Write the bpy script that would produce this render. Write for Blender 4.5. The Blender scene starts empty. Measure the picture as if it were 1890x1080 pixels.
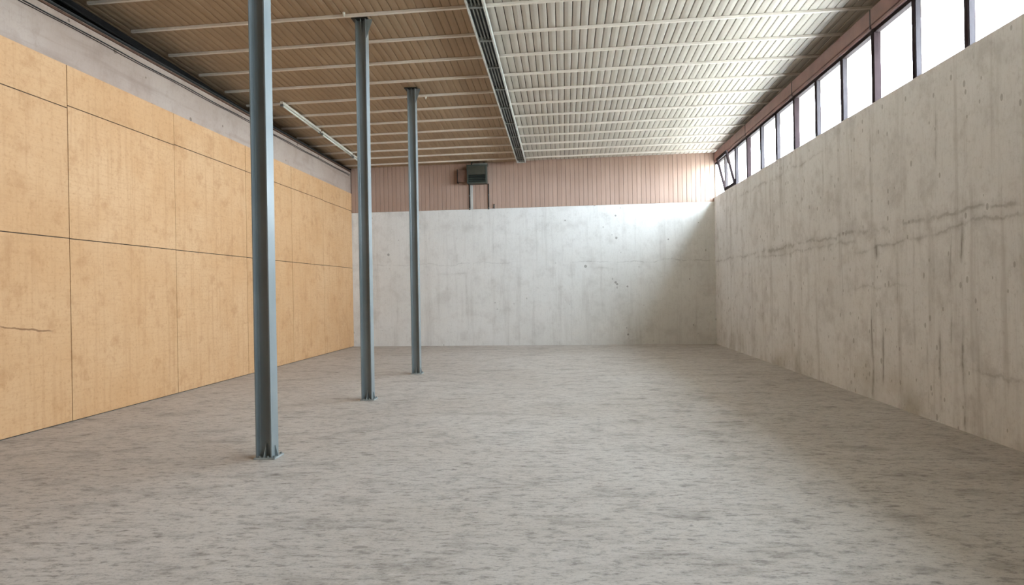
import bpy, math, random
from mathutils import Vector, Matrix
random.seed(7)
S = bpy.context.scene
COL = S.collection

# ------------------------------------------------------------------ camera
F_PX, YAW, PITCH, ROLL, CAM_Z = 1260.0, 0.07705, -0.0019254, -0.016793, 1.7
def camera():
    fwd = Vector((-math.sin(YAW)*math.cos(PITCH), math.cos(YAW)*math.cos(PITCH), math.sin(PITCH)))
    right = Vector((math.cos(YAW), math.sin(YAW), 0))
    up = right.cross(fwd)
    r = right*math.cos(ROLL) + up*math.sin(ROLL)
    u = -right*math.sin(ROLL) + up*math.cos(ROLL)
    m = Matrix(((r.x, u.x, -fwd.x, 0), (r.y, u.y, -fwd.y, 0), (r.z, u.z, -fwd.z, CAM_Z), (0, 0, 0, 1)))
    cd = bpy.data.cameras.new('camera'); cd.sensor_width = 36; cd.lens = 36*F_PX/1890
    cd.clip_end = 500
    co = bpy.data.objects.new('camera', cd); COL.objects.link(co); co.matrix_world = m
    S.camera = co
camera()

# ------------------------------------------------------------------ world and exposure
W = bpy.data.worlds.new('overcast_sky'); S.world = W; W.use_nodes = True
bg = W.node_tree.nodes['Background']
bg.inputs['Color'].default_value = (0.83, 0.93, 1.04, 1); bg.inputs['Strength'].default_value = 1.0
S.view_settings.view_transform = 'Standard'; S.view_settings.look = 'None'
S.view_settings.gamma = 1.0; S.view_settings.use_curve_mapping = False
S.view_settings.exposure = 5.7
try:
    S.cycles.use_denoising = True
    S.cycles.max_bounces = 16; S.cycles.diffuse_bounces = 8
except Exception: pass

# ------------------------------------------------------------------ dimensions (metres)
XL, XR = -6.809, 4.552              # inner faces of the side walls
Y0 = -7.0                           # rear wall, behind the camera
SB = -0.0472
def DB(x): return 21.25 + SB*x      # back wall, slightly out of square
CS = 0.031                          # fall of the ceiling towards the end wall
def HC(x, y): return 6.4288 + 0.00268*x - CS*y     # underside of the sloping ceiling
Z_CONC, Z_PAN, Z_MID, Z_UP = 4.305, 4.931, 2.529, 4.370
Z_BAND = 5.70
Z_GLASS, Z_HEAD = 5.40, 5.75
def Z_SILL(y): return 4.31 + 0.006*y
BAYS = [20.98, 17.40, 13.90, 10.43, 6.95, 3.47, 0.0]

# daylight portals in the window openings (they only guide sampling of the sky)
def portal(name, loc, rot, sx, sy):
    l = bpy.data.lights.new(name, 'AREA'); l.shape = 'RECTANGLE'; l.size = sx; l.size_y = sy
    o = bpy.data.objects.new(name, l); COL.objects.link(o); o.location = loc; o.rotation_euler = rot
    l.cycles.is_portal = True
portal('window_portal', (XR+0.30, 10.5, 4.90), (0, math.radians(90), 0), 1.15, 21.2)

# ------------------------------------------------------------------ mesh helpers
class MB:
    def __init__(s): s.v = []; s.f = []
    def box(s, x0, x1, y0, y1, z0, z1, zt=None):
        """zt: function (x, y) -> z of the top, zb likewise through z0 callable"""
        zb = z0 if callable(z0) else (lambda x, y: z0)
        tp = z1 if callable(z1) else (lambda x, y: z1)
        ya = y0 if callable(y0) else (lambda x: y0)
        yb = y1 if callable(y1) else (lambda x: y1)
        n = len(s.v)
        c = [(x0, ya(x0)), (x1, ya(x1)), (x1, yb(x1)), (x0, yb(x0))]
        s.v += [(x, y, zb(x, y)) for x, y in c] + [(x, y, tp(x, y)) for x, y in c]
        s.f += [tuple(n+i for i in q) for q in ((3,2,1,0),(4,5,6,7),(0,1,5,4),(1,2,6,5),(2,3,7,6),(3,0,4,7))]
        return s
    def prism(s, prof, fn0, fn1):
        """profile [(a,b)] swept between two placement functions (a,b)->xyz"""
        n = len(s.v); k = len(prof)
        s.v += [fn0(a, b) for a, b in prof] + [fn1(a, b) for a, b in prof]
        s.f += [(n+i, n+(i+1) % k, n+k+(i+1) % k, n+k+i) for i in range(k)]
        s.f += [tuple(n+k-1-i for i in range(k)), tuple(n+k+i for i in range(k))]
        return s
    def tube(s, pts, r, seg=10):
        pts = [Vector(p) for p in pts]; rings = []
        for i, p in enumerate(pts):
            t = (pts[min(i+1, len(pts)-1)] - pts[max(i-1, 0)]).normalized()
            a = t.cross(Vector((0, 0, 1)) if abs(t.z) < .9 else Vector((1, 0, 0))).normalized(); b = t.cross(a)
            rings.append(len(s.v))
            for k in range(seg):
                w = 2*math.pi*k/seg
                s.v.append(tuple(p + a*math.cos(w)*r + b*math.sin(w)*r))
        for q in range(len(rings)-1):
            A, B = rings[q], rings[q+1]
            s.f += [(A+k, A+(k+1) % seg, B+(k+1) % seg, B+k) for k in range(seg)]
        s.f += [tuple(rings[0]+k for k in range(seg)), tuple(rings[-1]+seg-1-k for k in range(seg))]
        return s
    def mesh(s, name):
        me = bpy.data.meshes.new(name); me.from_pydata(s.v, [], s.f); me.validate(); 
        import bmesh
        bm = bmesh.new(); bm.from_mesh(me); bmesh.ops.recalc_face_normals(bm, faces=bm.faces); bm.to_mesh(me); bm.free()
        return me
    def build(s, name, mat, parent=None, bevel=0, smooth=False):
        return link(name, s.mesh(name), mat, parent, bevel, smooth)
def link(name, me, mat, parent=None, bevel=0, smooth=False):
    if mat is not None and not me.materials: me.materials.append(mat)
    o = bpy.data.objects.new(name, me); COL.objects.link(o)
    if parent: o.parent = parent
    if bevel:
        b = o.modifiers.new('bevel', 'BEVEL'); b.width = bevel; b.segments = 2; b.limit_method = 'ANGLE'
    if smooth:
        for p in me.polygons: p.use_smooth = True
    return o
def tag(o, label, cat=None, group=None, kind=None):
    if label: o['label'] = label
    if cat: o['category'] = cat
    if group: o['group'] = group
    if kind: o['kind'] = kind
    return o
def empty(name, loc, label, cat, group=None, kind=None):
    o = bpy.data.objects.new(name, None); COL.objects.link(o); o.location = loc; o.empty_display_size = .2
    return tag(o, label, cat, group, kind)

# ------------------------------------------------------------------ material helpers
def srgb(r, g, b):
    f = lambda c: ((c/255+.055)/1.055)**2.4 if c/255 > .04045 else c/255/12.92
    return (f(r), f(g), f(b), 1)
class NT:
    def __init__(s, name, rough=.8, spec=.3):
        s.m = bpy.data.materials.new(name); s.m.use_nodes = True; s.t = s.m.node_tree
        s.b = s.t.nodes['Principled BSDF']; s.b.inputs['Roughness'].default_value = rough
        s.b.inputs['Specular IOR Level'].default_value = spec
        g = s.n('ShaderNodeNewGeometry'); s.P = g.outputs['Position']
    def n(s, ty, **kw):
        o = s.t.nodes.new(ty)
        for k, v in kw.items(): setattr(o, k, v)
        return o
    def l(s, a, b): s.t.links.new(a, b)
    def put(s, sock, v):
        if isinstance(v, bpy.types.NodeSocket): s.l(v, sock)
        else: sock.default_value = v
    def map(s, sc, loc=(0, 0, 0), src=None):
        m = s.n('ShaderNodeMapping'); s.l(src or s.P, m.inputs['Vector'])
        m.inputs['Scale'].default_value = sc; m.inputs['Location'].default_value = loc
        return m.outputs[0]
    def noise(s, sc=(1, 1, 1), scale=1, detail=4, rough=.55, loc=(0, 0, 0), dist=0):
        o = s.n('ShaderNodeTexNoise'); s.l(s.map(sc, loc), o.inputs['Vector'])
        o.inputs['Scale'].default_value = scale; o.inputs['Detail'].default_value = detail
        o.inputs['Roughness'].default_value = rough; o.inputs['Distortion'].default_value = dist
        return o.outputs['Fac']
    def math(s, op, a, b=0.0, c=0.0):
        o = s.n('ShaderNodeMath', operation=op)
        s.put(o.inputs[0], a); s.put(o.inputs[1], b)
        if len(o.inputs) > 2: s.put(o.inputs[2], c)
        return o.outputs[0]
    def ramp(s, v, a, b, lo=0.0, hi=1.0, smooth=True):
        o = s.n('ShaderNodeMapRange'); o.interpolation_type = 'SMOOTHSTEP' if smooth else 'LINEAR'
        s.put(o.inputs[0], v)
        for i, x in zip((1, 2, 3, 4), (a, b, lo, hi)): s.put(o.inputs[i], x)
        return o.outputs[0]
    def mix(s, fac, a, b, mode='MIX'):
        o = s.n('ShaderNodeMix', data_type='RGBA', blend_type=mode)
        s.put(o.inputs[0], fac); s.put(o.inputs[6], a); s.put(o.inputs[7], b)
        return o.outputs[2]
    def xyz(s):
        o = s.n('ShaderNodeSeparateXYZ'); s.l(s.P, o.inputs[0]); return o.outputs
    def holes(s, scale, size, keep, sc=(1, 1, 1), loc=(0, 0, 0)):
        """sparse dark pits: 1 inside"""
        v = s.n('ShaderNodeTexVoronoi'); s.l(s.map(sc, loc), v.inputs['Vector']); v.inputs['Scale'].default_value = scale
        sp = s.n('ShaderNodeSeparateColor'); s.l(v.outputs['Color'], sp.inputs[0])
        r = s.math('MULTIPLY', sp.outputs[1], size)
        d = s.math('LESS_THAN', v.outputs['Distance'], r)
        return s.math('MULTIPLY', d, s.math('LESS_THAN', sp.outputs[0], keep))
    def bump(s, h, strength=.2, dist=.01):
        o = s.n('ShaderNodeBump'); o.inputs['Strength'].default_value = strength; o.inputs['Distance'].default_value = dist
        s.l(h, o.inputs['Height']); s.l(o.outputs[0], s.b.inputs['Normal'])
    def done(s, col):
        s.put(s.b.inputs['Base Color'], col); return s.m
def plain(name, col, rough=.6, metal=0, spec=.4, var=.12, scale=3):
    t = NT(name, rough, spec); t.b.inputs['Metallic'].default_value = metal
    n = t.noise(scale=scale, detail=5)
    d = tuple(c*(1-var) for c in col[:3]) + (1,); h = tuple(min(1, c*(1+var)) for c in col[:3]) + (1,)
    return t.done(t.mix(t.ramp(n, .3, .7), d, h))

# concrete wall: soft cloudy tone, vertical board streaks, pits, drips and pour lines
def concrete(name, base, dark, light, drips=(), lines=(), axis='y', pit=.35, green=None, lo_z=None, k=.7, hs=False):
    t = NT(name, .85, .2)
    X = t.xyz(); u = X[1] if axis == 'y' else X[0]; z = X[2]
    cloud = t.noise(scale=.45, detail=6, rough=.6)
    mid = t.noise(scale=2.2, detail=6, rough=.65, loc=(3, 1, 7))
    streak = t.noise(sc=(.5, .5, 9) if hs else (5, 5, .35), scale=1, detail=5, rough=.6)
    fine = t.noise(scale=28, detail=4, rough=.7)
    weave = t.noise(sc=(60, 60, 4), scale=1, detail=2)
    c = t.mix(t.ramp(cloud, .3, .7), base, light)
    c = t.mix(t.ramp(mid, .46, .72, 0, .6*k), c, dark)
    gr = t.noise(scale=9, detail=7, rough=.75, loc=(6, 2, 9))
    c = t.mix(t.ramp(gr, .52, .72, 0, .5*k), c, dark)
    c = t.mix(t.ramp(gr, .42, .28, 0, .4), c, light)
    c = t.mix(t.ramp(streak, .50, .74, 0, .6*k), c, dark)
    c = t.mix(t.ramp(fine, .5, .8, 0, .28), c, dark)
    c = t.mix(t.ramp(weave, .5, .8, 0, .18), c, dark)
    vd = (dark[0]*.38, dark[1]*.36, dark[2]*.33, 1)
    wob = t.noise(sc=(1, 1, .8), scale=1.5, detail=4)
    for (u0, w, z0, z1, st) in drips:
        d = t.math('ABSOLUTE', t.math('SUBTRACT', t.math('ADD', u, t.math('MULTIPLY', t.math('SUBTRACT', wob, .5), .16)), u0))
        m = t.math('ADD', t.math('MULTIPLY', t.ramp(d, w*1.6, 0), .4), t.math('MULTIPLY', t.ramp(d, w*.45, w*.1), .45))
        zz = t.math('MULTIPLY', t.ramp(z, z0-.08, z0+.08), t.ramp(z, z1+.25, z1-.15))
        br = t.ramp(t.noise(sc=(3, 3, 2.2), scale=1, detail=5, loc=(u0, u0*3, 0)), .38, .62, .1, 1)
        m = t.math('MULTIPLY', t.math('MULTIPLY', m, zz), t.math('MULTIPLY', br, st))
        c = t.mix(m, c, vd)
    rag = t.noise(scale=1.1, detail=8, rough=.7)
    for (za, zs, w, u0, u1, st) in lines:
        zl = t.math('ADD', t.math('MULTIPLY', u, zs), za)
        d = t.math('ABSOLUTE', t.math('SUBTRACT', t.math('ADD', z, t.math('MULTIPLY', t.math('SUBTRACT', rag, .5), .40)), zl))
        m = t.math('ADD', t.math('MULTIPLY', t.ramp(d, w*2.4, 0), .35), t.math('MULTIPLY', t.ramp(d, w*.7, w*.1), .5))
        uu = t.math('MULTIPLY', t.ramp(u, u0-.4, u0+.4), t.ramp(u, u1+.4, u1-.4))
        br = t.ramp(t.noise(scale=2.6, detail=5, loc=(za, 5, 2)), .34, .56)
        m = t.math('MULTIPLY', t.math('MULTIPLY', m, uu), t.math('MULTIPLY', br, st))
        c = t.mix(m, c, vd)
    h = t.holes(3.2, .16, pit)
    c = t.mix(t.math('MULTIPLY', h, .6), c, vd)
    h2 = t.holes(7.5, .2, pit*.7, sc=(1, 1, .6), loc=(2, 8, 1))
    c = t.mix(t.math('MULTIPLY', h2, .4), c, vd)
    if lo_z:
        g = t.math('MULTIPLY', t.ramp(z, lo_z, 0.0), t.ramp(t.noise(scale=.9, detail=5, loc=(9, 9, 0)), .42, .72, 0, .4))
        c = t.mix(g, c, green)
    bh = t.math('ADD', t.math('MULTIPLY', mid, .6), t.math('SUBTRACT', t.math('MULTIPLY', fine, .5), h))
    t.bump(bh, .22, .012)
    return t.done(c)

M = {}
M['conc_right'] = concrete('weathered_concrete', srgb(234, 233, 233), srgb(176, 171, 167), srgb(241, 241, 242),
    drips=[(10.53, .05, 2.9, 4.2, .45), (10.55, .05, .05, 1.5, .8), (10.2, .05, .3, 1.0, .8), (10.36, .07, 2.1, 2.4, .9), (8.73, .045, 2.3, 3.9, .5),
           (8.71, .05, 0, 1.5, .7), (8.22, .05, 0, 2.3, .95), (8.45, .03, 1.0, 2.2, .5), (9.3, .03, .8, 2.4, .45), (9.0, .03, .1, 1.0, .4), (11.6, .03, .6, 2.4, .3), (12.4, .06, 2.9, 4.2, .3), (9.75, .03, 1.4, 2.0, .5)],
    lines=[(2.53, .0, .05, 6.0, 16.0, .5), (2.50, .0, .04, 15.0, 21.0, .4), (2.70, -.042, .045, 5.5, 11.0, .45), (2.40, 0, .04, 11.0, 17.0, .35), (1.67, 0, .03, 9.6, 11.2, .3), (.72, 0, .03, 6.5, 8.0, .35), (4.05, 0, .03, 12.5, 18.0, .35)],
    axis='y', pit=.45, green=srgb(140, 130, 96), lo_z=.9)
M['conc_back'] = concrete('pale_concrete', srgb(216, 215, 211), srgb(168, 163, 157), srgb(225, 224, 221),
    drips=[(-3.1, .05, .6, 2.3, .2), (-2.2, .04, 2.3, 3.6, .22), (-.96, .05, .8, 2.2, .18), (-3.4, .04, .2, 3.3, .12), (.2, .04, .1, 1.8, .14)],
    lines=[(2.55, 0, .012, .4, 5.0, .45), (2.6, 0, .012, -6.9, -1.5, .3), (2.3, 0, .05, -3.9, -2.9, .25), (2.33, 0, .05, .9, 1.5, .2)],
    axis='x', pit=.16, k=.5)
M['band'] = concrete('whitewashed_concrete', srgb(166, 147, 133), srgb(142, 122, 109), srgb(176, 160, 147), axis='y', pit=.25, hs=True)
M['conc_plain'] = concrete('grey_concrete', srgb(176, 172, 166), srgb(130, 124, 116), srgb(190, 187, 183), axis='y', pit=.3)

def floor_mat():
    t = NT('worn_concrete_floor', .62, .35)
    a = t.noise(scale=.22, detail=5)
    b = t.noise(sc=(.75, 1.3, 1), scale=2.2, detail=8, rough=.68, loc=(4, 2, 0), dist=.4)
    c1 = t.noise(sc=(.7, 1.5, 1), scale=9, detail=6, rough=.7, loc=(1, 7, 0))
    d = t.noise(scale=45, detail=3, rough=.7)
    fl = t.noise(sc=(.55, 1.5, 1), scale=16, detail=6, rough=.75, loc=(8, 3, 0), dist=.3)
    col = t.mix(t.ramp(a, .35, .65), srgb(182, 173, 163), srgb(194, 187, 179))
    col = t.mix(t.ramp(b, .48, .74, 0, .5), col, srgb(112, 103, 94))
    col = t.mix(t.ramp(c1, .50, .68, 0, .6), col, srgb(104, 96, 88))
    col = t.mix(t.ramp(c1, .46, .28, 0, .5), col, srgb(206, 201, 196))
    col = t.mix(t.ramp(fl, .52, .66, 0, .62), col, srgb(92, 84, 77))
    col = t.mix(t.ramp(fl, .42, .28, 0, .5), col, srgb(212, 208, 204))
    col = t.mix(t.ramp(d, .5, .72, 0, .4), col, srgb(112, 105, 98))
    sp = t.holes(2.0, .14, .22, sc=(.7, 1.4, 1))
    col = t.mix(t.math('MULTIPLY', sp, .45), col, srgb(84, 74, 66))
    t.l(t.ramp(b, .3, .7, .5, .72), t.b.inputs['Roughness'])
    t.bump(t.math('ADD', c1, t.math('MULTIPLY', d, .4)), .25, .008)
    return t.done(col)
M['floor'] = floor_mat()

def panel_mat():
    t = NT('ochre_board', .62, .3)
    oi = t.n('ShaderNodeObjectInfo')
    X = t.xyz()
    cloud = t.noise(scale=.8, detail=6, rough=.6)
    grain = t.noise(sc=(14, 14, .7), scale=1, detail=4)
    weave = t.noise(sc=(3, 3, 55), scale=1, detail=3)
    fine = t.noise(scale=22, detail=5, rough=.7)
    blot = t.noise(scale=3, detail=7, rough=.7, loc=(5, 5, 5))
    c = t.mix(t.ramp(cloud, .3, .7), srgb(200, 156, 111), srgb(208, 168, 126))
    c = t.mix(t.ramp(oi.outputs['Random'], 0, 1, 0, .3), c, srgb(192, 148, 102))
    c = t.mix(t.ramp(grain, .48, .72, 0, .4), c, srgb(180, 136, 92))
    c = t.mix(t.ramp(weave, .48, .72, 0, .3), c, srgb(182, 139, 95))
    c = t.mix(t.ramp(blot, .5, .7, 0, .55), c, srgb(174, 128, 84))
    c = t.mix(t.ramp(fine, .5, .72, 0, .45), c, srgb(166, 120, 74))
    h = t.holes(2.4, .13, .22, sc=(1, 1, .7))
    h = t.math('MULTIPLY', h, t.ramp(X[2], 2.4, 1.2, .15, 1))
    c = t.mix(t.math('MULTIPLY', h, .55), c, srgb(96, 66, 40))
    # ragged scratch on the board nearest the camera
    zl = t.math('ADD', t.math('MULTIPLY', X[1], -.15), 2.545)
    rag = t.noise(scale=2.5, detail=6)
    d = t.math('ABSOLUTE', t.math('SUBTRACT', t.math('ADD', X[2], t.math('MULTIPLY', t.math('SUBTRACT', rag, .5), .12)), zl))
    m = t.math('MULTIPLY', t.ramp(d, .016, .004), t.math('MULTIPLY', t.ramp(X[1], 7.7, 7.8), t.ramp(X[1], 8.65, 8.5)))
    c = t.mix(t.math('MULTIPLY', m, .7), c, srgb(110, 70, 40))
    t.bump(t.math('ADD', fine, grain), .08, .004)
    return t.done(c)
M['panel'] = panel_mat()

def board_mat(name, base, dark, rnd=.4, axis='z', rough=.75):
    t = NT(name, rough, .25)
    oi = t.n('ShaderNodeObjectInfo')
    sc = (25, 25, 1) if axis == 'z' else (25, 1.2, 25)
    g = t.noise(sc=sc, scale=1, detail=5)
    b = t.noise(scale=.9, detail=5)
    c = t.mix(t.ramp(oi.outputs['Random'], 0, 1, 0, rnd, False), base, dark)
    c = t.mix(t.ramp(g, .45, .8, 0, .4), c, dark)
    c = t.mix(t.ramp(b, .45, .75, 0, .35), c, dark)
    t.bump(g, .1, .004)
    return t.done(c)
M['pink'] = board_mat('pink_boards', srgb(174, 148, 133), srgb(148, 121, 106), .3)
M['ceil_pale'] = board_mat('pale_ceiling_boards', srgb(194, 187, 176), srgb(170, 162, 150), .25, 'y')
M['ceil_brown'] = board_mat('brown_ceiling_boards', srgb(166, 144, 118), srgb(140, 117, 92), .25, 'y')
M['slab'] = plain('dark_roof_deck', srgb(70, 60, 50), .9)
M['batten'] = board_mat('cream_battens', srgb(226, 219, 209), srgb(208, 199, 187), .2, 'z')
def steel_mat():
    t = NT('blue_grey_steel_paint', .3, .6)
    a = t.noise(scale=1.4, detail=6); b = t.noise(sc=(1, 1, .15), scale=14, detail=4)
    c = t.mix(t.ramp(a, .3, .7), srgb(120, 128, 129), srgb(132, 139, 140))
    c = t.mix(t.ramp(b, .55, .8, 0, .4), c, srgb(94, 105, 106))
    h = t.holes(2.2, .09, .12, sc=(1, 1, .6))
    c = t.mix(h, c, srgb(205, 205, 198))
    return t.done(c)
M['steel'] = steel_mat()
M['platemet'] = plain('bare_steel_plate', srgb(150, 156, 154), .5, .1, .5, .2, 8)
M['galv'] = plain('galvanised_metal', srgb(206, 208, 204), .4, .2, .5, .15, 6)
M['greymet'] = plain('grey_painted_metal', srgb(120, 124, 120), .45, .2, .5, .2, 5)
M['darkmet'] = plain('dark_metal', srgb(38, 40, 39), .55, .1, .3, .25, 5)
M['black'] = plain('black_rubber', srgb(15, 14, 13), .7, 0, .2, .3, 4)
M['shade_brown'] = plain('brown_shade_line', srgb(92, 66, 50), .7, .1, .3, .3, 5)  # dark brown of the shade line painted under the beam's pipe
M['heater'] = plain('green_grey_enamel', srgb(58, 66, 60), .45, .1, .5, .15, 5)
M['heaterpanel'] = plain('olive_grey_enamel', srgb(66, 66, 56), .5, .1, .4, .2, 6)
M['sidebox'] = plain('dull_brown', srgb(120, 92, 78), .6, 0, .4, .25, 5)
M['bead'] = plain('grey_glazing_bead', srgb(58, 54, 56), .8, 0, .12)
M['frame'] = plain('red_brown_window_timber', srgb(40, 30, 31), .8, 0, .12, .15, 4)
M['fascia'] = plain('red_brown_fascia_paint', srgb(128, 94, 86), .55, 0, .4, .15, 3)
M['lampwhite'] = plain('white_enamel', srgb(214, 212, 200), .4, 0, .5, .08, 4)
M['tube'] = plain('opal_glass', srgb(226, 228, 218), .25, 0, .5, .05, 4)
M['pipegrey'] = plain('pale_grey_conduit', srgb(176, 174, 168), .5, 0, .4, .1, 4)
M['ground'] = plain('pale_gravel', srgb(176, 172, 164), .95, 0, .2, .2, .6)
def glass_mat():
    m = bpy.data.materials.new('window_glass'); m.use_nodes = True; t = m.node_tree
    for n in list(t.nodes):
        if n.type != 'OUTPUT_MATERIAL': t.nodes.remove(n)
    out = [n for n in t.nodes][0]
    tr = t.nodes.new('ShaderNodeBsdfTransparent'); tr.inputs[0].default_value = (.95, .975, .98, 1)
    gl = t.nodes.new('ShaderNodeBsdfGlossy'); gl.inputs['Roughness'].default_value = .03
    mx = t.nodes.new('ShaderNodeMixShader')
    mx.inputs[0].default_value = .05; t.links.new(tr.outputs[0], mx.inputs[1]); t.links.new(gl.outputs[0], mx.inputs[2])
    t.links.new(mx.outputs[0], out.inputs[0])
    return m
M['glass'] = glass_mat()

def struct(o, label, cat): return tag(o, label, cat, kind='structure')

# ------------------------------------------------------------------ shell
struct(MB().box(-7.9, XR+.35, Y0-.35, lambda x: DB(x)+.25, -.25, 0).build('floor', M['floor']), 'worn mottled grey concrete floor of the empty hall', 'floor')
struct(MB().box(-90, 90, -90, 110, -.9, -.26).build('ground', M['ground']), 'pale gravel ground outside the hall', 'ground')

# right wall: concrete up to the window sill
struct(MB().box(XR, XR+.32, Y0-.3, lambda x: DB(x)+.2, 0, lambda x, y: Z_SILL(y)).build('wall_right', M['conc_right']),
       'weathered raw concrete wall with dark drip stains below the high windows', 'wall')
# wall above the windows, behind the fascia
struct(MB().box(XR+.40, XR+.53, Y0-.3, lambda x: DB(x)+.2, Z_GLASS+.07, lambda x, y: HC(x, y)+.12).box(XR+.05, XR+.41, Y0-.3, lambda x: DB(x)+.2, Z_GLASS+.07, Z_GLASS+.17).build('wall_right_upper', M['ceil_pale']),
       'pale eaves strip closing the gap between fascia and roof', 'wall')

# back wall: concrete below, pink boards above
wb = struct(MB().box(-7.9, XR+.02, lambda x: DB(x), lambda x: DB(x)+.22, 0, Z_CONC).build('wall_back', M['conc_back']),
            'pale concrete end wall topped by a band of pink vertical boards', 'wall')
MB().box(-7.9, XR+.06, lambda x: DB(x)+.03, lambda x: DB(x)+.22, Z_CONC, lambda x, y: HC(x, y)+.1).build('board_backing', M['slab'], wb)
n = 84; bw = (XR-XL)/n
for i in range(n):
    a, b = XL+i*bw, XL+(i+1)*bw
    e = random.uniform(-.003, .003)
    g = .0025
    MB().prism([(a+g, .03), (a+g, .006+e), (a+g+.008, e), (b-g-.008, e), (b-g, .006+e), (b-g, .03)],
               lambda x, d: (x, DB(x)+d, Z_CONC+.004), lambda x, d: (x, DB(x)+d, HC(x, DB(x))+.01)).build('board', M['pink'], wb)
# rear wall behind the camera
wr = MB()
wr.box(-7.9, XR+.32, Y0-.3, Y0, 0, 7.0)
struct(wr.build('wall_rear', M['conc_plain']), 'grey concrete wall behind the viewer', 'wall')

# left wall: substructure, boards, band and the slot above it
wl = MB()
wl.box(XL-.22, XL-.016, Y0, lambda x: DB(x), 0, Z_PAN-.002)
wl.box(-7.9, -7.78, Y0, lambda x: DB(x), 0, lambda x, y: HC(x, y)+.1)
wl = struct(wl.build('wall_left', M['slab']), 'tall wall clad in large ochre boards with thin dark joints', 'wall')
cols = [-6.1, -3.6, -1.1, 1.4, 3.9, 6.42, 8.94, 11.53, 14.22, 16.69, 18.93, 21.52]
gap = .006
for ci in range(len(cols)-1):
    y0, y1 = cols[ci]+gap, cols[ci+1]-gap
    dz = [0, .0, .0, 0, 0, -.035, .0, .012, .01, .012, .0][ci]
    dm = [0, 0, 0, 0, 0, .004, 0, -.004, -.006, -.004, 0][ci]
    for z0, z1 in ((0.012, Z_MID+dm-gap), (Z_MID+dm+gap, Z_UP+dz-gap), (Z_UP+dz+gap, Z_PAN)):
        e = random.uniform(-.002, .002)
        yy1 = (lambda x: DB(x)-.004) if ci == len(cols)-2 else y1
        MB().box(XL-.016, XL+e, y0, yy1, z0, z1).build('panel', M['panel'], wl, bevel=.002)
tb = struct(MB().box(XL-.20, XL-.014, Y0, lambda x: DB(x)-.002, Z_PAN, Z_BAND).build('trim_1', M['band'], bevel=.006), 'whitewashed concrete beam running along the top of the ochre boards', 'beam')

# ceiling: sloping deck, boards running into the depth, cross battens
ce = struct(MB().box(-7.9, XR+.6, Y0-.3, lambda x: DB(x)+.25, lambda x, y: HC(x, y)+.03, lambda x, y: HC(x, y)+.28).build('ceiling', M['slab']),
            'boarded hall ceiling with cream cross battens, brown beside the columns and pale by the windows', 'ceiling')
PW = .1335; X_TRAY = -1.275
def plank_mesh(mat, g):
    prof = [(g, .03), (g, .006), (g+.01, 0), (PW/2, -.004), (PW-g-.01, 0), (PW-g, .006), (PW-g, .03)]
    ya, yb = Y0-.2, 21.25
    me = MB().prism(prof, lambda a, b: (a, ya, HC(0, ya)+b), lambda a, b: (a, yb, HC(0, yb)+b)).mesh('plank')
    me.materials.append(mat); return me
pm = {'ceil_pale': plank_mesh(M['ceil_pale'], .006), 'ceil_brown': plank_mesh(M['ceil_brown'], .0025)}
x = X_TRAY - PW*49
while x < XR+.45:
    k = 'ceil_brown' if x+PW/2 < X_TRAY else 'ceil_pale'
    o = link('plank', pm[k], None, ce)
    o.location = (x, SB*x, .00268*x - CS*SB*x + random.uniform(-.002, .002))
    x += PW
by = [-6.2, -5.1, -4.0, -2.95, -1.9, -.85, .2, 1.25, 2.3, 3.35, 4.4, 5.45, 6.45, 7.5, 8.35, 9.38, 10.41, 11.46, 12.48, 13.49, 14.46, 15.40, 16.35, 17.32, 18.20, 19.10, 19.93, 20.80]
for y in by:
    f = lambda x: y + SB*(x-X_TRAY)
    MB().box(-7.0, XR+.38, lambda x: f(x)-.025, lambda x: f(x)+.025, lambda x, yy: HC(x, yy)-.045, lambda x, yy: HC(x, yy)-.003).build('batten', M['batten'], ce, bevel=.004)

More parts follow.
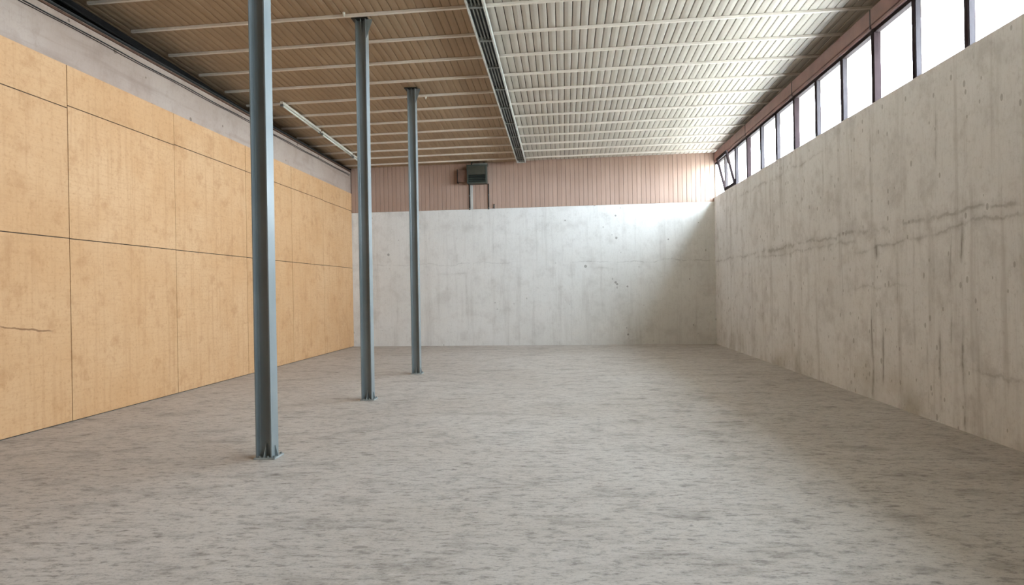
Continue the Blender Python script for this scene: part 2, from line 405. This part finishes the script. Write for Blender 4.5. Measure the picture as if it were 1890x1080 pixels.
# ------------------------------------------------------------------ high windows in the right wall
def window(idx, yf, yn, hopper=False):
    """one bay: yf far end, yn near end"""
    X0 = XR+.02
    ym = (yf+yn)/2
    w = empty('window_%d' % idx, (X0, ym, Z_SILL(ym)), None, None)
    def part(mb, name, mat, par=w, bevel=0):
        mb.v = [(a-X0, b-ym, c-Z_SILL(ym)) for a, b, c in mb.v]
        return mb.build(name, mat, par, bevel=bevel)
    sill = lambda x, y: Z_SILL(y)-.002
    th = .05
    part(MB().box(X0, X0+.10, yn-th, yn+th, sill, Z_GLASS+.07), 'mullion', M['frame'], bevel=.006)      # thick post on the near end
    div = [yf, yf-(yf-yn)/3, yf-2*(yf-yn)/3, yn]
    for d in div[1:3]:
        part(MB().box(X0+.005, X0+.09, d-.04, d+.04, sill, Z_GLASS+.02), 'mullion', M['frame'], bevel=.004)
        part(MB().box(X0+.015, X0+.07, d-.054, d-.042, sill, Z_GLASS), 'glazing_bead', M['bead'])
    part(MB().box(X0+.005, X0+.09, yn, yf, Z_GLASS, Z_GLASS+.06), 'top_rail', M['frame'], bevel=.004)
    part(MB().box(X0+.03, X0+.085, yn, yf, lambda x, y: Z_SILL(y), lambda x, y: Z_SILL(y)+.018), 'bottom_rail', M['frame'])
    for k in range(3):
        a, b = div[k+1], div[k]
        if hopper and k == 1:
            # bottom hung sash leaning into the hall
            s = bpy.data.objects.new('sash', None); COL.objects.link(s); s.parent = w
            H_ = Z_GLASS-Z_SILL(a)-.03
            s.location = (.012, (a+b)/2-ym, Z_SILL((a+b)/2)+.02-Z_SILL(ym)); s.rotation_euler = (0, -math.radians(13.5), 0)
            ww = (b-a)/2-.06
            for q in (-1, 1):
                MB().box(-.025, .025, q*ww-.048, q*ww+.048, 0, H_).build('stile', M['frame'], s, bevel=.003)
            for z in (0, H_-.075):
                MB().box(-.025, .025, -ww, ww, z, z+.075).build('rail', M['frame'], s, bevel=.003)
            MB().box(-.004, .004, -ww, ww, .03, H_-.03).build('pane', M['glass'], s)
        else:
            part(MB().box(X0+.055, X0+.061, a+.02, b-.02, lambda x, y: Z_SILL(y)+.01, Z_GLASS+.01), 'pane', M['glass'])
    return w
# blind wall beyond the last window, behind the camera
struct(MB().box(XR, XR+.32, Y0-.3, BAYS[-1]-.05, lambda x, y: Z_SILL(y), Z_HEAD-.05).build('wall_right_blind', M['conc_plain']), 'plain concrete infill beyond the last window behind the viewer', 'wall')
wl_names = ['beside the end wall with one sash leaning open', 'second from the end wall', 'third from the end wall', 'with tall bright panes at the upper right corner', 'out past the right edge', 'beside the viewer']
for i in range(len(BAYS)-1):
    w = window(i+1, BAYS[i], BAYS[i+1], hopper=(i == 0))
    struct(w, 'high three-pane strip window bay ' + wl_names[i], 'window')

# fascia above the windows
fa = struct(MB().box(XR+.03, XR+.06, BAYS[-1], 21.0, Z_GLASS+.08, Z_HEAD-.01).build('trim_2', M['darkmet']), 'red-brown fascia beam running above the high windows', 'beam')
for i in range(len(BAYS)-1):
    yf, yn = BAYS[i], BAYS[i+1]
    MB().box(XR-.01, XR+.032, yn+.012, yf-.012, Z_GLASS+.12, Z_HEAD).build('fascia_board', M['fascia'], fa, bevel=.006)
    MB().box(XR+.0, XR+.032, yn+.012, yf-.012, Z_GLASS+.06, Z_GLASS+.112).build('drip_moulding', M['fascia'], fa, bevel=.008)
    MB().box(XR-.014, XR-.008, yn-.012, yn+.012, Z_GLASS+.06, Z_HEAD).build('joint_cover', M['darkmet'], fa)

# ------------------------------------------------------------------ steel columns
def column(x, yfront, label):
    t, wt, hw, hd = .012, .009, .085, .085
    yc = yfront+hd
    ztop = HC(x, yc)-.005
    c = empty('steel_column', (x, yc, 0), label, 'column', 'steel columns')
    r = .015
    prof = [(-hw, -hd), (-hw+t, -hd), (-hw+t, -wt-r), (-hw+t+.005, -wt-.005), (-hw+t+r, -wt), (hw-t-r, -wt), (hw-t-.005, -wt-.005), (hw-t, -wt-r), (hw-t, -hd), (hw, -hd),
            (hw, hd), (hw-t, hd), (hw-t, wt), (-hw+t, wt), (-hw+t, hd), (-hw, hd)]
    z0 = .018
    MB().prism(prof, lambda a, b: (a, b, z0), lambda a, b: (a, b, ztop-.015)).build('shaft', M['steel'], c)
    MB().box(-.105, .125, -.10, .13, 0, z0).build('base_plate', M['platemet'], c, bevel=.003)
    tp = MB().box(-.14, .12, -.11, .11, ztop-.015, ztop); tp.build('top_plate', M['darkmet'], c)
    gp = [(0, 0), (.075, 0), (.02, .14), (0, .14)]
    for s in (-1, 1):
        MB().prism([(0, 0), (.085, 0), (.075, .02), (.012, .13), (0, .13)], lambda a, b: (-.004, s*(wt+a*.95), z0+b), lambda a, b: (.004, s*(wt+a*.95), z0+b)).build('gusset', M['platemet'], c)
        MB().prism([(0, 0), (.08, 0), (.07, -.03), (0, -.24)], lambda a, b: (-.004, s*(wt+a), ztop-.016+b), lambda a, b: (.004, s*(wt+a), ztop-.016+b)).build('gusset', M['steel'], c)
    MB().prism([(0, 0), (.036, 0), (.03, .02), (.006, .11), (0, .11)], lambda a, b: (hw+a, -.004, z0+b), lambda a, b: (hw+a, .004, z0+b)).build('gusset', M['steel'], c)
    MB().prism([(0, 0), (.10, 0), (.09, -.05), (0, -.30)], lambda a, b: (hw+a, -.05, ztop-.016+b), lambda a, b: (hw+a, -.042, ztop-.016+b)).build('gusset', M['steel'], c)
    for (bx, by_) in ((.105, -.075), (.105, .1), (-.045, -.087), (.045, -.087)):
        MB().tube([(bx, by_, z0), (bx, by_, z0+.018)], .011, 6).build('bolt', M['greymet'], c)
    return c
column(-3.138, 6.852, 'tall blue-grey steel column nearest the viewer')
column(-3.167, 10.636, 'middle blue-grey steel column of the row of three')
column(-3.123, 14.038, 'farthest and shortest-looking blue-grey steel column near the fan heater')

# ------------------------------------------------------------------ cable tray on the ceiling
def sloped(name, loc, label, cat, group=None):
    return empty(name, loc, label, cat, group)
ct = sloped('cable_tray', (X_TRAY, 7, HC(X_TRAY, 7)), 'long grey metal channel tray hung under the ceiling between brown and pale boards', 'cable tray')
def ctp(mb, name, mat, bevel=0):
    o = ct.location
    mb.v = [(a-o.x, b-o.y, c-o.z) for a, b, c in mb.v]; return mb.build(name, mat, ct, bevel=bevel)
YA, YB = Y0+.1, 20.9
top = lambda d: (lambda x, y: HC(x, y)+d)
xt = X_TRAY+.015; hwid = .125
for s in (-1, 1):
    ctp(MB().box(xt+s*hwid-.014, xt+s*hwid+.014, YA, YB, top(-.15), top(-.046)), 'side_rail', M['galv'])
ctp(MB().box(xt-hwid, xt+hwid, YA, YB, top(-.075), top(-.05)), 'back_plate', M['darkmet'])
for dx in (-.055, .0, .055):
    ctp(MB().box(xt+dx-.012, xt+dx+.012, YA, YB, top(-.12), top(-.085)), 'conductor_rail', M['greymet'])
yy = -6.3
while yy < 20.9:
    ctp(MB().box(xt-hwid+.02, xt+hwid-.02, yy-.03, yy+.03, top(-.14), top(-.076)), 'rung', M['greymet']); yy += 1.27
ctp(MB().box(xt-hwid, xt+hwid, YB-.01, YB+.01, top(-.15), top(-.046)), 'end_cap', M['galv'])

# ------------------------------------------------------------------ strip lights near the left wall
LX = -6.08
def strip(y0, y1, label):
    ym = (y0+y1)/2
    o = empty('strip_light', (LX, ym, HC(LX, ym)-.05), label, 'lamp', 'strip lights in a row')
    z = lambda d: (lambda x, y: HC(LX, y+ym)-HC(LX, ym)+.05+d)
    MB().box(-.035, .035, -(ym-y0), (y1-ym), z(-.10), z(-.046)).build('housing', M['lampwhite'], o, bevel=.004)
    MB().tube([(.0, y0-ym+.04, z(-.125)(0, y0-ym+.04)), (.0, y1-ym-.04, z(-.125)(0, y1-ym-.04))], .019, 10).build('tube', M['tube'], o, smooth=True)
    for e in (y0-ym, y1-ym-.045):
        MB().box(-.03, .03, e, e+.045, z(-.15), z(-.10)).build('end_cap', M['greymet'], o)
strip(14.45, 16.78, 'unlit white strip light nearest the tall front column, first of three in line')
strip(16.90, 19.35, 'unlit white strip light in the middle of the line of three')
strip(19.47, 20.85, 'short unlit white strip light reaching the pink boards')

# ------------------------------------------------------------------ services in the slot above the left wall
tr = MB().box(-7.60, -7.12, Y0+.05, lambda x: DB(x)-.08, lambda x, y: HC(x, y)-.15, lambda x, y: HC(x, y)-.048)
tag(tr.build('cable_trunking', M['black'], bevel=.006), 'wide black trunking under the ceiling above the whitewashed beam', 'trunking')
ya, yb = Y0+.05, 21.45
tag(MB().tube([(XL+.008, ya, Z_BAND-.022), (XL+.008, yb, Z_BAND-.022)], .02, 10).build('pipe', M['darkmet'], smooth=True), 'dark steel pipe fixed along the top edge of the whitewashed beam', 'pipe')
tag(MB().box(XL-.014, XL+.012, ya, yb, Z_BAND-.085, Z_BAND-.058).build('shade_strip', M['shade_brown']), 'thin brown strip painted as the shade line just below the dark steel pipe on the whitewashed beam', 'rail')  # strip that puts the brown shadow under the pipe into colour
for k, (dx, dz, lab) in enumerate(((-.245, -.0, 'black cable in the slot just behind the whitewashed beam'), (-.30, -.0, 'black cable in the slot under the edge of the black trunking'))):
    tag(MB().tube([(XL+dx+.004*math.sin(i*1.7+k), ya+(yb-ya)*i/40, HC(XL, ya+(yb-ya)*i/40)-.20) for i in range(41)], .018, 8).build('cable', M['black'], smooth=True), lab, 'cable')
for k, (z, r, lab, m) in enumerate(((5.515, .008, 'upper thin dark cable running along the whitewashed beam', 'darkmet'), (5.485, .005, 'lower thin dark cable running along the whitewashed beam', 'black'))):
    tag(MB().tube([(XL-.002, ya+(yb-ya)*i/60, z+.006*math.sin(i*1.3+k)) for i in range(61)], r, 6).build('cable', M[m], smooth=True), lab, 'cable')

# ------------------------------------------------------------------ fan heater on the end wall
hx0, hx1, hz0, hz1 = -2.97, -2.36, 5.07, 5.64
hyb = DB(-2.66); dep = .34
h = empty('fan_heater', (-2.665, hyb, hz0), 'dark green-grey fan heater with louvres mounted high on the pink boards', 'heater')
def hp(mb, name, mat, bevel=0, par=h):
    mb.v = [(a+2.665, b-hyb, c-hz0) for a, b, c in mb.v]; return mb.build(name, mat, par, bevel=bevel)
yf = hyb-dep
body = MB()
body.box(hx0, hx1, yf+.06, hyb-.03, hz0, hz1); hp(body, 'casing', M['heater'], .008)
hp(MB().box(hx0, hx0+.04, yf, yf+.06, hz0, hz1), 'front_frame', M['heater'])
hp(MB().box(hx1-.04, hx1, yf, yf+.06, hz0, hz1), 'front_frame', M['heater'])
hp(MB().box(hx0+.04, hx1-.04, yf, yf+.06, hz1-.04, hz1), 'front_frame', M['heater'])
hp(MB().box(hx0+.04, hx1-.04, yf, yf+.06, hz0, hz0+.04), 'front_frame', M['heater'])
hp(MB().box(hx0+.04, hx1-.04, yf+.045, yf+.062, hz0+.04, hz1-.04), 'dark_core', M['black'])
hp(MB().box(hx0+.04, hx1-.04, yf+.012, yf+.03, hz0+.27, hz1-.04), 'front_panel', M['heaterpanel'], .004)
for i in range(3):
    z = hz0+.06+i*.072
    hp(MB().prism([(0, .05), (.05, 0), (.056, .006), (.006, .056)], lambda a, b: (hx0+.04, yf+.05-a*.9, z+b), lambda a, b: (hx1-.04, yf+.05-a*.9, z+b)), 'louvre', M['heater'])
hp(MB().box(hx0-.31, hx0-.01, hyb-.20, hyb-.01, hz0+.07, hz1-.12), 'side_box', M['sidebox'], .01)  # plain brown box against the left side of the casing
hp(MB().box(hx0-.33, hx0-.31, hyb-.22, hyb-.01, hz0+.04, hz1-.10), 'end_plate', M['darkmet'])
hp(MB().box(hx0+.2, hx1+.03, yf+.03, hyb-.01, hz1, hz1+.05), 'mounting_bracket', M['greymet'], .004)
hp(MB().box(hx0+.12, hx0+.16, yf+.1, yf+.14, hz1, HC(hx0, hyb)-.012), 'hanger', M['darkmet'])
hp(MB().box(hx1-.10, hx1-.06, yf+.1, yf+.14, hz1, HC(hx1, hyb)-.012), 'hanger', M['darkmet'])
def wall_pipe(x, z0, z1, r, label, mat):
    y = DB(x)-r-.004
    p = empty('heating_pipe', (x, y, z0), label, 'pipe')
    MB().tube([(0, 0, 0), (0, 0, z1-z0)], r, 10).build('tube', M[mat], p, smooth=True)
    for z in (.03, (z1-z0)*.55):
        MB().box(-r-.008, r+.008, -r-.006, r+.006, z, z+.02).build('clip', M['greymet'], p)
wall_pipe(-2.94, Z_CONC-.02, hz0, .017, 'thin dark pipe dropping from the left side of the fan heater', 'darkmet')
wall_pipe(-2.335, Z_CONC-.02, hz0+.02, .017, 'thin dark pipe dropping from the right side of the fan heater', 'darkmet')
wall_pipe(-2.165, Z_CONC-.0, Z_CONC+.14, .014, 'short dark pipe stub standing on the concrete right of the heater pipes', 'darkmet')
tag(MB().box(-2.915, -2.835, lambda x: DB(x)-.035, lambda x: DB(x)-.003, Z_CONC, hz0-.01).build('cable_conduit', M['pipegrey'], bevel=.004), 'flat pale grey conduit under the fan heater beside its left pipe', 'conduit')

# small white fittings screwed to the ceiling beside the columns
for (x, y, lab) in ((-3.36, 10.42, 'tiny white fitting on the ceiling left of the middle column'), (-2.93, 14.62, 'tiny white fitting on the ceiling right of the farthest column')):
    z = HC(x, y)
    f = empty('ceiling_fitting', (x, y, z-.045), lab, 'fitting')
    MB().tube([(0, 0, .0), (0, 0, .04)], .022, 10).build('socket', M['lampwhite'], f)
    MB().tube([(0, 0, -.03), (0, 0, .0)], .014, 10).build('bulb', M['tube'], f, smooth=True)
